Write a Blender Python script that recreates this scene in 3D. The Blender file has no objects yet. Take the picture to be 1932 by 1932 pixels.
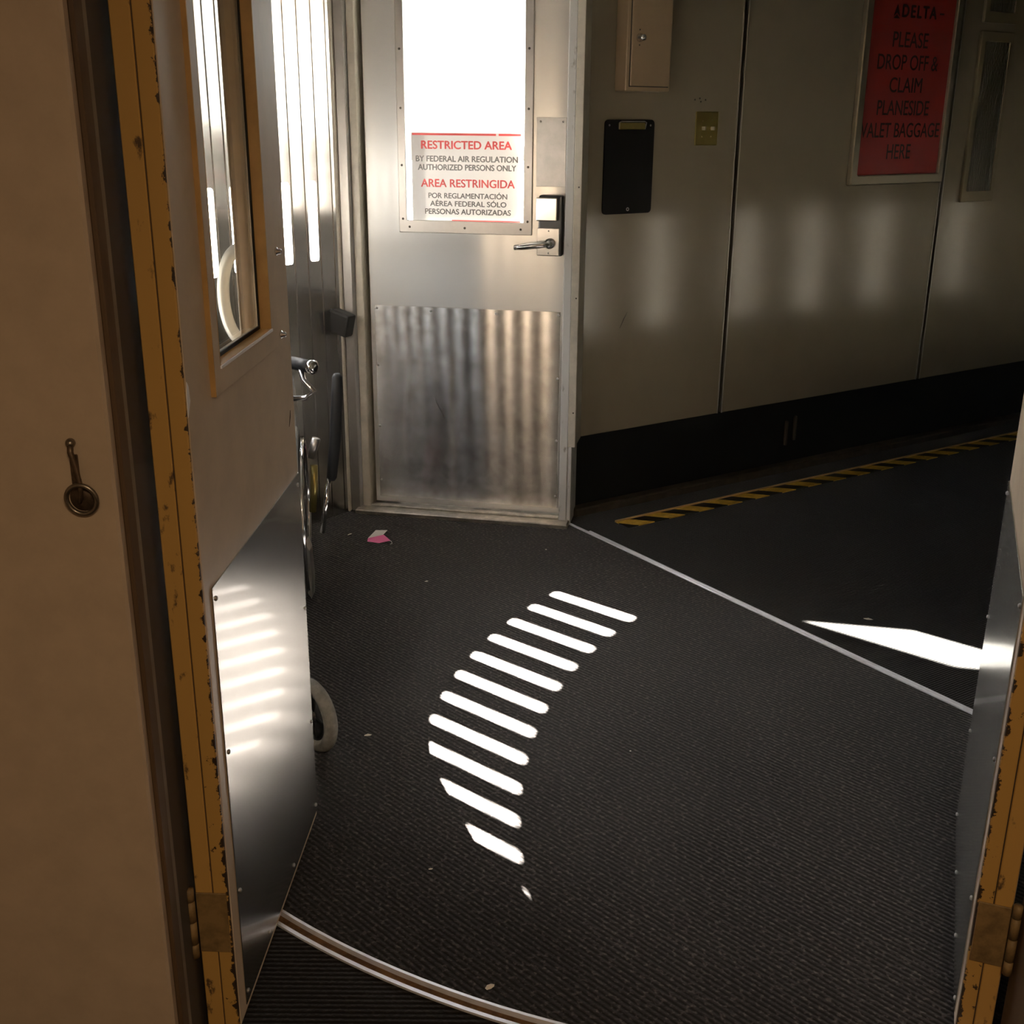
import bpy, bmesh, math, random
from mathutils import Vector, Matrix
random.seed(7)
S = bpy.context.scene
COL = S.collection

# ------------------------------------------------------------------ camera
CAM_H = 1.55
PITCH, ROLL, FPX = math.radians(19.1), math.radians(0.45), 2170.0
fwd = Vector((0, math.cos(PITCH), -math.sin(PITCH)))
rt0 = Vector((1, 0, 0)); up0 = rt0.cross(fwd)
RT = rt0 * math.cos(ROLL) + up0 * math.sin(ROLL)
UP = -rt0 * math.sin(ROLL) + up0 * math.cos(ROLL)
cam = bpy.data.cameras.new('camera')
cam.sensor_width = 36.0; cam.sensor_height = 36.0; cam.sensor_fit = 'HORIZONTAL'
cam.lens = FPX * 36.0 / 1932.0
cam.clip_start = 0.02; cam.clip_end = 500
camo = bpy.data.objects.new('camera', cam); COL.objects.link(camo)
m = Matrix.Identity(4)
for i in range(3):
    m[i][0], m[i][1], m[i][2] = RT[i], UP[i], -fwd[i]
m[2][3] = CAM_H
camo.matrix_world = m
S.camera = camo

# ------------------------------------------------------------------ sky, sun, exposure
SUN_AZ, SUN_EL = math.radians(-40.07), math.radians(41.35)      # direction the light travels
w = bpy.data.worlds.new('sky'); S.world = w; w.use_nodes = True
nt = w.node_tree; nt.nodes.clear()
out = nt.nodes.new('ShaderNodeOutputWorld'); bg = nt.nodes.new('ShaderNodeBackground')
sky = nt.nodes.new('ShaderNodeTexSky'); sky.sky_type = 'NISHITA'; sky.sun_disc = False
sky.sun_elevation = SUN_EL; sky.sun_rotation = math.radians(-50); sky.air_density = 1.0; sky.dust_density = 4.0
hs = nt.nodes.new('ShaderNodeHueSaturation'); hs.inputs['Saturation'].default_value = 0.35
nt.links.new(sky.outputs[0], hs.inputs['Color']); nt.links.new(hs.outputs[0], bg.inputs[0])
bg.inputs[1].default_value = 2.5
nt.links.new(bg.outputs[0], out.inputs[0])
sl = bpy.data.lights.new('sun', 'SUN'); sl.energy = 780; sl.angle = math.radians(0.55); sl.color = (1, 0.95, 0.88)
so = bpy.data.objects.new('sun', sl); COL.objects.link(so)
sd = Vector((math.cos(SUN_AZ) * math.cos(SUN_EL), math.sin(SUN_AZ) * math.cos(SUN_EL), -math.sin(SUN_EL)))
so.rotation_euler = sd.to_track_quat('-Z', 'Y').to_euler(); so.location = -sd * 20
vs = S.view_settings
vs.view_transform = 'Standard'; vs.look = 'None'; vs.gamma = 1.0; vs.use_curve_mapping = False
vs.exposure = 0.0
LAMP_POWER = 33.0

# ------------------------------------------------------------------ materials
MATS = {}
def mat(name, col, rough=0.5, metal=0.0, spec=0.5, noise=0.0, nscale=6.0, bump=0.0, bscale=60.0, col2=None,
        stretch=(1, 1, 1), lo=0.4, hi=0.65, rvar=0.0, aniso=0.0, detail=6, coat=0.0, coat_rough=0.06):
    m = bpy.data.materials.new(name); m.use_nodes = True
    t = m.node_tree; b = t.nodes['Principled BSDF']
    b.inputs['Base Color'].default_value = (*col, 1); b.inputs['Roughness'].default_value = rough
    b.inputs['Metallic'].default_value = metal; b.inputs['Specular IOR Level'].default_value = spec
    if aniso:                                    # brushed sheet: highlights smear upright
        b.inputs['Anisotropic'].default_value = aniso
        cx = t.nodes.new('ShaderNodeCombineXYZ'); cx.inputs[2].default_value = 1.0
        t.links.new(cx.outputs[0], b.inputs['Tangent'])
    if coat: b.inputs['Coat Weight'].default_value = coat; b.inputs['Coat Roughness'].default_value = coat_rough
    tc = t.nodes.new('ShaderNodeTexCoord'); mp = t.nodes.new('ShaderNodeMapping')
    mp.inputs['Scale'].default_value = stretch
    t.links.new(tc.outputs['Object'], mp.inputs[0])
    if noise > 0 or col2 is not None or rvar > 0:
        n = t.nodes.new('ShaderNodeTexNoise'); n.inputs['Scale'].default_value = nscale; n.inputs['Detail'].default_value = detail
        n.inputs['Roughness'].default_value = 0.65
        t.links.new(mp.outputs[0], n.inputs['Vector'])
        r = t.nodes.new('ShaderNodeMapRange'); r.inputs[1].default_value = lo; r.inputs[2].default_value = hi
        t.links.new(n.outputs[0], r.inputs[0])
        if col2 is not None or noise > 0:
            mx = t.nodes.new('ShaderNodeMix'); mx.data_type = 'RGBA'
            c2 = col2 if col2 is not None else tuple(c * (1 - noise) for c in col)
            mx.inputs[6].default_value = (*col, 1); mx.inputs[7].default_value = (*c2, 1)
            t.links.new(r.outputs[0], mx.inputs[0]); t.links.new(mx.outputs[2], b.inputs['Base Color'])
        if rvar > 0:
            r2 = t.nodes.new('ShaderNodeMapRange'); r2.inputs[1].default_value = 0.3; r2.inputs[2].default_value = 0.7
            r2.inputs[3].default_value = max(0.02, rough - rvar); r2.inputs[4].default_value = rough + rvar
            t.links.new(n.outputs[0], r2.inputs[0]); t.links.new(r2.outputs[0], b.inputs['Roughness'])
    if bump > 0:
        n2 = t.nodes.new('ShaderNodeTexNoise'); n2.inputs['Scale'].default_value = bscale; n2.inputs['Detail'].default_value = 4
        t.links.new(mp.outputs[0], n2.inputs['Vector'])
        bp = t.nodes.new('ShaderNodeBump'); bp.inputs['Strength'].default_value = bump; bp.inputs['Distance'].default_value = 0.003
        t.links.new(n2.outputs[0], bp.inputs['Height']); t.links.new(bp.outputs[0], b.inputs['Normal'])
    MATS[name] = m
    return m

def carpet(name, col, col2, ang, pitch, depth=0.6):
    m = bpy.data.materials.new(name); m.use_nodes = True
    t = m.node_tree; b = t.nodes['Principled BSDF']; N = t.nodes.new; L = t.links.new
    b.inputs['Roughness'].default_value = 0.95; b.inputs['Specular IOR Level'].default_value = 0.1
    b.inputs['Sheen Weight'].default_value = 0.08; b.inputs['Sheen Roughness'].default_value = 0.5
    tc = N('ShaderNodeTexCoord'); mp = N('ShaderNodeMapping'); mp.inputs['Rotation'].default_value = (0, 0, -ang)
    L(tc.outputs['Object'], mp.inputs[0])
    # ribs run along local x; wobble the rib slightly
    wv = N('ShaderNodeTexWave'); wv.bands_direction = 'Y'; wv.inputs['Scale'].default_value = 1.0 / pitch * 2 * math.pi / 20
    wv.inputs['Distortion'].default_value = 0.6; wv.inputs['Detail'].default_value = 2; wv.inputs['Detail Scale'].default_value = 6
    L(mp.outputs[0], wv.inputs[0])
    m2 = N('ShaderNodeMapping'); m2.inputs['Scale'].default_value = (0.85 / pitch, 1.0 / pitch, 1)
    L(mp.outputs[0], m2.inputs[0])
    n1 = N('ShaderNodeTexNoise'); n1.inputs['Scale'].default_value = 1.3; n1.inputs['Detail'].default_value = 3; L(m2.outputs[0], n1.inputs[0])
    n2 = N('ShaderNodeTexNoise'); n2.inputs['Scale'].default_value = 3; n2.inputs['Detail'].default_value = 5; L(tc.outputs['Object'], n2.inputs[0])
    # height = rib * loops
    mul = N('ShaderNodeMath'); mul.operation = 'MULTIPLY'; L(wv.outputs[1], mul.inputs[0]); L(n1.outputs[0], mul.inputs[1])
    bp = N('ShaderNodeBump'); bp.inputs['Strength'].default_value = depth; bp.inputs['Distance'].default_value = 0.006
    L(mul.outputs[0], bp.inputs['Height']); L(bp.outputs[0], b.inputs['Normal'])
    rr = N('ShaderNodeMapRange'); rr.inputs[1].default_value = 0.08; rr.inputs[2].default_value = 0.5
    L(mul.outputs[0], rr.inputs[0])
    mx = N('ShaderNodeMix'); mx.data_type = 'RGBA'; mx.inputs[6].default_value = (*[c * 0.38 for c in col], 1); mx.inputs[7].default_value = (*col, 1)
    L(rr.outputs[0], mx.inputs[0])
    r3 = N('ShaderNodeMapRange'); r3.inputs[1].default_value = 0.55; r3.inputs[2].default_value = 0.78; L(n1.outputs[0], r3.inputs[0])
    mx2 = N('ShaderNodeMix'); mx2.data_type = 'RGBA'; mx2.inputs[7].default_value = (*col2, 1)
    L(r3.outputs[0], mx2.inputs[0]); L(mx.outputs[2], mx2.inputs[6])
    mx3 = N('ShaderNodeMix'); mx3.data_type = 'RGBA'; mx3.blend_type = 'MULTIPLY'; mx3.inputs[0].default_value = 0.5
    cr = N('ShaderNodeMapRange'); cr.inputs[1].default_value = 0.3; cr.inputs[2].default_value = 0.7; cr.inputs[3].default_value = 0.6; cr.inputs[4].default_value = 1.2
    L(n2.outputs[0], cr.inputs[0]); L(mx2.outputs[2], mx3.inputs[6]); L(cr.outputs[0], mx3.inputs[7])
    L(mx3.outputs[2], b.inputs['Base Color'])
    MATS[name] = m
    return m

def brushed(name, col, alpha, an, diff, diffcol, col2=None, nscale=10):
    """sheet metal brushed sideways: reflections smear upright; a share of it is dull"""
    m = bpy.data.materials.new(name); m.use_nodes = True
    t = m.node_tree; t.nodes.clear(); N = t.nodes.new; L = t.links.new
    o = N('ShaderNodeOutputMaterial'); mx = N('ShaderNodeMixShader'); mx.inputs[0].default_value = diff
    g = N('ShaderNodeBsdfAnisotropic'); g.inputs['Roughness'].default_value = math.sqrt(alpha); g.inputs['Anisotropy'].default_value = an
    d = N('ShaderNodeBsdfDiffuse'); d.inputs[0].default_value = (*diffcol, 1)
    cx = N('ShaderNodeCombineXYZ'); cx.inputs[0].default_value = 1.0
    vt = N('ShaderNodeVectorTransform'); vt.vector_type = 'VECTOR'; vt.convert_from = 'OBJECT'; vt.convert_to = 'WORLD'
    L(cx.outputs[0], vt.inputs[0]); L(vt.outputs[0], g.inputs['Tangent'])
    g.inputs['Color'].default_value = (*col, 1)
    if col2 is not None:
        tc = N('ShaderNodeTexCoord'); n = N('ShaderNodeTexNoise'); n.inputs['Scale'].default_value = nscale; n.inputs['Detail'].default_value = 7; n.inputs['Roughness'].default_value = 0.7
        L(tc.outputs['Object'], n.inputs[0]); r = N('ShaderNodeMapRange'); r.inputs[1].default_value = 0.4; r.inputs[2].default_value = 0.7; L(n.outputs[0], r.inputs[0])
        c = N('ShaderNodeMix'); c.data_type = 'RGBA'; c.inputs[6].default_value = (*col, 1); c.inputs[7].default_value = (*col2, 1)
        L(r.outputs[0], c.inputs[0]); L(c.outputs[2], g.inputs['Color'])
    L(g.outputs[0], mx.inputs[1]); L(d.outputs[0], mx.inputs[2]); L(mx.outputs[0], o.inputs[0]); MATS[name] = m
    return m

def glass(name, tint=(0.97, 0.98, 0.97)):
    m = bpy.data.materials.new(name); m.use_nodes = True
    t = m.node_tree; t.nodes.clear()
    o = t.nodes.new('ShaderNodeOutputMaterial'); mx = t.nodes.new('ShaderNodeMixShader')
    tr = t.nodes.new('ShaderNodeBsdfTransparent'); tr.inputs[0].default_value = (*tint, 1)
    gl = t.nodes.new('ShaderNodeBsdfGlossy'); gl.inputs['Roughness'].default_value = 0.03
    fr = t.nodes.new('ShaderNodeFresnel'); ge = t.nodes.new('ShaderNodeNewGeometry')
    io = t.nodes.new('ShaderNodeMapRange'); io.inputs[3].default_value = 1.45; io.inputs[4].default_value = 1 / 1.45
    t.links.new(ge.outputs['Backfacing'], io.inputs[0]); t.links.new(io.outputs[0], fr.inputs[0])   # same reflectance from both sides of the pane
    t.links.new(fr.outputs[0], mx.inputs[0]); t.links.new(tr.outputs[0], mx.inputs[1]); t.links.new(gl.outputs[0], mx.inputs[2])
    t.links.new(mx.outputs[0], o.inputs[0]); MATS[name] = m
    return m

def paper(name, col, trans=0.35):
    m = bpy.data.materials.new(name); m.use_nodes = True
    t = m.node_tree; t.nodes.clear()
    o = t.nodes.new('ShaderNodeOutputMaterial'); mx = t.nodes.new('ShaderNodeMixShader'); mx.inputs[0].default_value = trans
    d = t.nodes.new('ShaderNodeBsdfPrincipled'); d.inputs['Base Color'].default_value = (*col, 1); d.inputs['Roughness'].default_value = 0.16
    tl = t.nodes.new('ShaderNodeBsdfTranslucent'); tl.inputs[0].default_value = (*col, 1)
    t.links.new(d.outputs[0], mx.inputs[1]); t.links.new(tl.outputs[0], mx.inputs[2]); t.links.new(mx.outputs[0], o.inputs[0])
    MATS[name] = m
    return m

carpet('carpet_rotunda', (0.029, 0.0255, 0.0235), (0.105, 0.09, 0.081), math.radians(-45), 0.0125)
carpet('carpet_tunnel', (0.012, 0.0108, 0.010), (0.022, 0.02, 0.018), math.radians(33), 0.009)
carpet('carpet_corridor', (0.014, 0.012, 0.011), (0.02, 0.017, 0.014), math.radians(0), 0.012)
mat('slat', (0.62, 0.60, 0.57), 0.19, 1.0, noise=0.15, nscale=9, rvar=0.012)
mat('slat_joint', (0.30, 0.29, 0.27), 0.35, 1.0)
brushed('door_silver', (0.78, 0.77, 0.74), 0.040, 0.66, 0.44, (0.74, 0.72, 0.68), (0.70, 0.69, 0.66), 4)
mat('frame_silver', (0.55, 0.53, 0.50), 0.38, 0.85, noise=0.12, nscale=8)
mat('frame_cream', (0.58, 0.54, 0.45), 0.42, 0.0, noise=0.25, nscale=9)
mat('frame_white', (0.62, 0.62, 0.60), 0.45, 0.0, col2=(0.25, 0.22, 0.18), nscale=22, lo=0.6, hi=0.7, stretch=(1, 1, .4))
brushed('kick_metal', (0.82, 0.79, 0.75), 0.026, 0.84, 0.01, (0.3, 0.26, 0.21), (0.46, 0.42, 0.37), 14)
mat('kick_leaf', (0.76, 0.75, 0.71), 0.26, 1.0, col2=(0.68, 0.66, 0.61), nscale=12, lo=0.5, hi=0.75, coat=0.3, coat_rough=0.06)
mat('steel', (0.66, 0.65, 0.63), 0.2, 1.0)
mat('steel_dull', (0.50, 0.49, 0.47), 0.4, 1.0, noise=0.2, nscale=15)
mat('chrome', (0.8, 0.8, 0.8), 0.1, 1.0)
mat('sill_metal', (0.62, 0.58, 0.52), 0.35, 0.9, noise=0.4, nscale=20)
mat('strip_metal', (0.86, 0.88, 0.93), 0.30, 0.35, noise=0.1, nscale=30)
mat('rust', (0.16, 0.085, 0.03), 0.8, 0.0, noise=0.6, nscale=40)
mat('panel_laminate', (0.285, 0.248, 0.178), 0.14, 0.0, spec=0.6, noise=0.07, nscale=3)
mat('wall_dark_gap', (0.01, 0.01, 0.01), 0.8)
mat('bead_alu', (0.45, 0.42, 0.36), 0.35, 0.8)
mat('black_base', (0.006, 0.006, 0.006), 0.6, spec=0.25)
mat('rail_brown', (0.055, 0.042, 0.028), 0.5, noise=0.4, nscale=20)
mat('corridor_paint', (0.46, 0.37, 0.28), 0.5, noise=0.14, nscale=14, bump=0.02, bscale=40, lo=0.35, hi=0.75)
mat('leaf_paint', (0.56, 0.45, 0.33), 0.42, noise=0.16, nscale=8, lo=0.4, hi=0.7)
mat('yellow_edge', (0.52, 0.31, 0.09), 0.5, col2=(0.10, 0.06, 0.03), nscale=26, lo=0.60, hi=0.66, stretch=(1, 1, .55))
mat('orange_and_warm_lit', (0.52, 0.32, 0.12), 0.45, noise=0.2, nscale=12)  # floor lip paint; on the door frames, warm light put into the colour
mat('hinge_paint', (0.26, 0.17, 0.07), 0.6, noise=0.5, nscale=25)
mat('jamb_brown', (0.12, 0.075, 0.04), 0.55, noise=0.4, nscale=10, stretch=(1, 1, .1))
mat('jamb_grey', (0.22, 0.19, 0.15), 0.55, noise=0.3, nscale=10)
mat('jamb_dark', (0.05, 0.04, 0.03), 0.6)
mat('black_plastic', (0.012, 0.012, 0.013), 0.4)
mat('black_rubber', (0.010, 0.0095, 0.009), 0.6, spec=0.3)
mat('grip_foam', (0.006, 0.0065, 0.008), 0.6, spec=0.3)
mat('white_chip_and_glint', (0.85, 0.86, 0.9), 0.4)  # white of the paint chip, and a glint painted on the sill lip
mat('clipboard_black', (0.006, 0.0055, 0.006), 0.55, spec=0.2)
mat('box_beige', (0.36, 0.265, 0.165), 0.42, noise=0.06)
mat('brass', (0.42, 0.34, 0.12), 0.28, 0.9)
mat('toggle_ivory', (0.55, 0.50, 0.36), 0.4)
mat('sign_red', (0.27, 0.022, 0.018), 0.45)
mat('sign_ink', (0.02, 0.008, 0.008), 0.5)
mat('frame_alu', (0.52, 0.47, 0.36), 0.3, 0.85)
mat('vent_bronze', (0.20, 0.165, 0.10), 0.45, 0.2)
mat('vent_dark', (0.03, 0.025, 0.018), 0.6)
mat('ceiling_white', (0.42, 0.40, 0.36), 0.8, noise=0.05)
mat('apron', (0.5, 0.49, 0.47), 0.9, noise=0.2, nscale=0.3)
mat('tyre_grey', (0.25, 0.24, 0.21), 0.7, noise=0.45, nscale=25)
mat('seat_vinyl', (0.015, 0.016, 0.02), 0.5)
mat('paper_white', (0.8, 0.78, 0.74), 0.7)
mat('paper_pink', (0.75, 0.16, 0.36), 0.7)
mat('crumb', (0.65, 0.6, 0.5), 0.8)
mat('hook_rust', (0.14, 0.10, 0.07), 0.45, 0.7, noise=0.5, nscale=60)
mat('ring_steel', (0.26, 0.23, 0.19), 0.35, 0.9, noise=0.3, nscale=80)
mat('handle_alu', (0.80, 0.78, 0.70), 0.35, 0.3)
mat('lamp_body', (0.7, 0.68, 0.62), 0.5)
mat('ink_red', (0.55, 0.03, 0.03), 0.4)
mat('ink_black', (0.05, 0.045, 0.04), 0.4)
glass('pane_glass'); glass('tinted_glass', (0.22, 0.215, 0.20)); paper('sign_paper', (0.86, 0.84, 0.82), 0.06)
em = mat('lamp_glow', (1, 0.8, 0.55), 0.5)
em.node_tree.nodes['Principled BSDF'].inputs['Emission Color'].default_value = (1, 0.72, 0.42, 1)
em.node_tree.nodes['Principled BSDF'].inputs['Emission Strength'].default_value = 2.0

def chipped():
    m = mat('yellow_chipped', (0.52, 0.31, 0.09), 0.5); t = m.node_tree; b = t.nodes['Principled BSDF']; N = t.nodes.new; L = t.links.new
    tc = N('ShaderNodeTexCoord'); sp = N('ShaderNodeSeparateXYZ'); L(tc.outputs['Object'], sp.inputs[0])
    ab = N('ShaderNodeMath'); ab.operation = 'ABSOLUTE'; L(sp.outputs[1], ab.inputs[0])
    ed = N('ShaderNodeMapRange'); ed.inputs[1].default_value = 0.0; ed.inputs[2].default_value = 0.010; ed.inputs[3].default_value = 0.22; ed.inputs[4].default_value = 0.0; L(ab.outputs[0], ed.inputs[0])
    lw = N('ShaderNodeMapRange'); lw.inputs[1].default_value = 0.2; lw.inputs[2].default_value = 1.3; lw.inputs[3].default_value = 0.06; lw.inputs[4].default_value = -0.06; L(sp.outputs[2], lw.inputs[0])
    n = N('ShaderNodeTexNoise'); n.inputs['Scale'].default_value = 38; n.inputs['Detail'].default_value = 5; n.inputs['Roughness'].default_value = 0.7; L(tc.outputs['Object'], n.inputs[0])
    a1 = N('ShaderNodeMath'); L(n.outputs[0], a1.inputs[0]); L(ed.outputs[0], a1.inputs[1])
    a2 = N('ShaderNodeMath'); L(a1.outputs[0], a2.inputs[0]); L(lw.outputs[0], a2.inputs[1])
    r = N('ShaderNodeMapRange'); r.inputs[1].default_value = 0.66; r.inputs[2].default_value = 0.69; L(a2.outputs[0], r.inputs[0])
    mx = N('ShaderNodeMix'); mx.data_type = 'RGBA'; mx.inputs[6].default_value = (0.50, 0.30, 0.085, 1); mx.inputs[7].default_value = (0.035, 0.022, 0.014, 1)
    L(r.outputs[0], mx.inputs[0]); L(mx.outputs[2], b.inputs['Base Color'])
chipped()

def hazard():
    m = bpy.data.materials.new('hazard_tape'); m.use_nodes = True
    t = m.node_tree; b = t.nodes['Principled BSDF']; N = t.nodes.new; L = t.links.new
    b.inputs['Roughness'].default_value = 0.5
    tc = N('ShaderNodeTexCoord'); sp = N('ShaderNodeSeparateXYZ'); L(tc.outputs['Object'], sp.inputs[0])
    # slanted bars: x + 1.2*y over the pitch
    ma = N('ShaderNodeMath'); ma.operation = 'MULTIPLY_ADD'; ma.inputs[1].default_value = 0.9; L(sp.outputs[1], ma.inputs[0]); L(sp.outputs[0], ma.inputs[2])
    md = N('ShaderNodeMath'); md.operation = 'PINGPONG'; md.inputs[1].default_value = 0.080; L(ma.outputs[0], md.inputs[0])
    gt = N('ShaderNodeMath'); gt.operation = 'GREATER_THAN'; gt.inputs[1].default_value = 0.038; L(md.outputs[0], gt.inputs[0])
    n = N('ShaderNodeTexNoise'); n.inputs['Scale'].default_value = 40; L(tc.outputs['Object'], n.inputs[0])
    ml = N('ShaderNodeMapRange'); ml.inputs[3].default_value = 0.5; ml.inputs[4].default_value = 1.2; L(n.outputs[0], ml.inputs[0])
    mx = N('ShaderNodeMix'); mx.data_type = 'RGBA'; mx.inputs[6].default_value = (0.01, 0.009, 0.008, 1); mx.inputs[7].default_value = (0.80, 0.50, 0.07, 1)
    L(gt.outputs[0], mx.inputs[0])
    m3 = N('ShaderNodeMix'); m3.data_type = 'RGBA'; m3.blend_type = 'MULTIPLY'; m3.inputs[0].default_value = 1; L(mx.outputs[2], m3.inputs[6]); L(ml.outputs[0], m3.inputs[7])
    L(m3.outputs[2], b.inputs['Base Color']); MATS['hazard_tape'] = m
hazard()

# ------------------------------------------------------------------ helpers
def link(name, me, material, parent=None):
    o = bpy.data.objects.new(name, me); COL.objects.link(o)
    if material is not None and not me.materials: me.materials.append(MATS[material])
    if parent is not None: o.parent = parent
    return o
def from_bm(name, bm, material, parent=None, smooth=False):
    bmesh.ops.recalc_face_normals(bm, faces=bm.faces)
    me = bpy.data.meshes.new(name); bm.to_mesh(me); bm.free()
    if smooth:
        for p in me.polygons: p.use_smooth = True
    return link(name, me, material, parent)
def add_box(bm, x0, x1, y0, y1, z0, z1, bevel=0.0, seg=1):
    vs = [bm.verts.new((x, y, z)) for x in (x0, x1) for y in (y0, y1) for z in (z0, z1)]
    fs = [bm.faces.new([vs[i] for i in q]) for q in ((0, 1, 3, 2), (4, 6, 7, 5), (0, 4, 5, 1), (2, 3, 7, 6), (0, 2, 6, 4), (1, 5, 7, 3))]
    if bevel > 0:
        es = list({e for f in fs for e in f.edges})
        bmesh.ops.bevel(bm, geom=es, offset=bevel, segments=seg, affect='EDGES', profile=0.5)
def box(name, x0, x1, y0, y1, z0, z1, material, parent=None, bevel=0.0, seg=1):
    bm = bmesh.new(); add_box(bm, min(x0, x1), max(x0, x1), min(y0, y1), max(y0, y1), z0, z1, bevel, seg)
    return from_bm(name, bm, material, parent)
def holed(name, x0, x1, z0, z1, hx0, hx1, hz0, hz1, y0, y1, material, parent=None, bevel=0.0):
    """upright rectangular plate with a rectangular opening"""
    bm = bmesh.new(); R = []
    for y in (y0, y1):
        o = [bm.verts.new((x, y, z)) for x, z in ((x0, z0), (x1, z0), (x1, z1), (x0, z1))]
        h = [bm.verts.new((x, y, z)) for x, z in ((hx0, hz0), (hx1, hz0), (hx1, hz1), (hx0, hz1))]
        R.append((o, h))
    for k in range(4):
        j = (k + 1) % 4
        for o, h in R: bm.faces.new((o[k], o[j], h[j], h[k]))
        bm.faces.new((R[0][0][k], R[0][0][j], R[1][0][j], R[1][0][k]))
        bm.faces.new((R[0][1][k], R[0][1][j], R[1][1][j], R[1][1][k]))
    bmesh.ops.recalc_face_normals(bm, faces=bm.faces)
    if bevel: bmesh.ops.bevel(bm, geom=list(bm.edges), offset=bevel, segments=1, affect='EDGES')
    return from_bm(name, bm, material, parent)
def frames(pts, closed):
    n = len(pts); T = []
    for i in range(n):
        a = pts[(i - 1) % n] if (closed or i > 0) else pts[i]
        b = pts[(i + 1) % n] if (closed or i < n - 1) else pts[i]
        T.append((b - a).normalized())
    up = Vector((0, 0, 1)) if abs(T[0].z) < 0.9 else Vector((1, 0, 0))
    N = (up - T[0] * up.dot(T[0])).normalized(); out = []
    for t in T:
        N = (N - t * N.dot(t)).normalized(); out.append((N.copy(), t.cross(N)))
    return out
def add_tube(bm, pts, r, n=10, closed=False):
    pts = [Vector(p) for p in pts]; rs = r if isinstance(r, (list, tuple)) else [r] * len(pts)
    rings = []
    for p, (a, b), q in zip(pts, frames(pts, closed), rs):
        rings.append([bm.verts.new(p + a * math.cos(2 * math.pi * k / n) * q + b * math.sin(2 * math.pi * k / n) * q) for k in range(n)])
    m = len(rings)
    for i in range(m if closed else m - 1):
        A, B = rings[i], rings[(i + 1) % m]
        for k in range(n): bm.faces.new((A[k], A[(k + 1) % n], B[(k + 1) % n], B[k]))
    if not closed:
        bm.faces.new(rings[0][::-1]); bm.faces.new(rings[-1])
def tube(name, pts, r, material, parent=None, n=10, closed=False):
    bm = bmesh.new(); add_tube(bm, pts, r, n, closed); return from_bm(name, bm, material, parent, True)
def add_lathe(bm, prof, c, axis, n=24, closed=False):
    """prof: (radius, height along axis) pairs"""
    ax = Vector(axis).normalized(); u = ax.orthogonal().normalized(); v = ax.cross(u); c = Vector(c); rings = []
    for r, h in prof:
        rings.append([bm.verts.new(c + ax * h + (u * math.cos(2 * math.pi * k / n) + v * math.sin(2 * math.pi * k / n)) * max(r, 1e-5)) for k in range(n)])
    m = len(rings)
    for i in range(m if closed else m - 1):
        A, B = rings[i], rings[(i + 1) % m]
        for k in range(n): bm.faces.new((A[k], A[(k + 1) % n], B[(k + 1) % n], B[k]))
    if not closed:
        bm.faces.new(rings[0][::-1]); bm.faces.new(rings[-1])
def lathe(name, prof, c, axis, material, parent=None, n=24, closed=False):
    bm = bmesh.new(); add_lathe(bm, prof, c, axis, n, closed); return from_bm(name, bm, material, parent, True)
def poly(name, pts, z0, z1, material, parent=None):
    """prism over a plan outline"""
    bm = bmesh.new()
    lo = [bm.verts.new((x, y, z0)) for x, y in pts]; hi = [bm.verts.new((x, y, z1)) for x, y in pts]
    bm.faces.new(lo[::-1]); bm.faces.new(hi); n = len(pts)
    for i in range(n): bm.faces.new((lo[i], lo[(i + 1) % n], hi[(i + 1) % n], hi[i]))
    bmesh.ops.triangulate(bm, faces=[f for f in bm.faces if len(f.verts) > 4])
    return from_bm(name, bm, material, parent)
def empty(name, loc=(0, 0, 0), rz=0.0):
    o = bpy.data.objects.new(name, None); COL.objects.link(o); o.location = loc; o.rotation_euler = (0, 0, rz)
    o.empty_display_size = 0.05
    return o
def tag(o, label, cat, group=None, kind=None):
    o['label'] = label; o['category'] = cat
    if group: o['group'] = group
    if kind: o['kind'] = kind
    return o
def struct(o, label, cat): return tag(o, label, cat, kind='structure')
def stuff(o): o['kind'] = 'stuff'; return o
def rrect(x0, x1, z0, z1, r, n=5):
    pts = []
    for cx, cz, a0 in ((x1 - r, z1 - r, 0), (x0 + r, z1 - r, 90), (x0 + r, z0 + r, 180), (x1 - r, z0 + r, 270)):
        for k in range(n + 1):
            a = math.radians(a0 + 90 * k / n); pts.append((cx + r * math.cos(a), cz + r * math.sin(a)))
    return pts
def upright(name, pts, y0, y1, material, parent=None, smooth=False):
    """prism of an (x,z) outline between two y"""
    bm = bmesh.new(); A = [bm.verts.new((x, y0, z)) for x, z in pts]; B = [bm.verts.new((x, y1, z)) for x, z in pts]
    bm.faces.new(A); bm.faces.new(B[::-1]); n = len(pts)
    for i in range(n): bm.faces.new((A[i], A[(i + 1) % n], B[(i + 1) % n], B[i]))
    return from_bm(name, bm, material, parent, smooth)
SCREW = {}
def screw(x, y, z, r, fdir, material, parent, name='screw'):
    """small dome head on an upright face; fdir = -1 head towards -y, +1 towards +y"""
    key = (round(r, 4), fdir, material)
    if key not in SCREW:
        bm = bmesh.new(); add_lathe(bm, [(r, 0), (r * .95, r * .3), (r * .6, r * .6), (0.0001, r * .7)], (0, 0, 0), (0, fdir, 0), 10)
        SCREW[key] = from_bm(name, bm, material, parent, True); SCREW[key].location = (x, y, z)
        return SCREW[key]
    o = bpy.data.objects.new(name, SCREW[key].data); COL.objects.link(o); o.parent = parent; o.location = (x, y, z)
    return o
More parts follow.
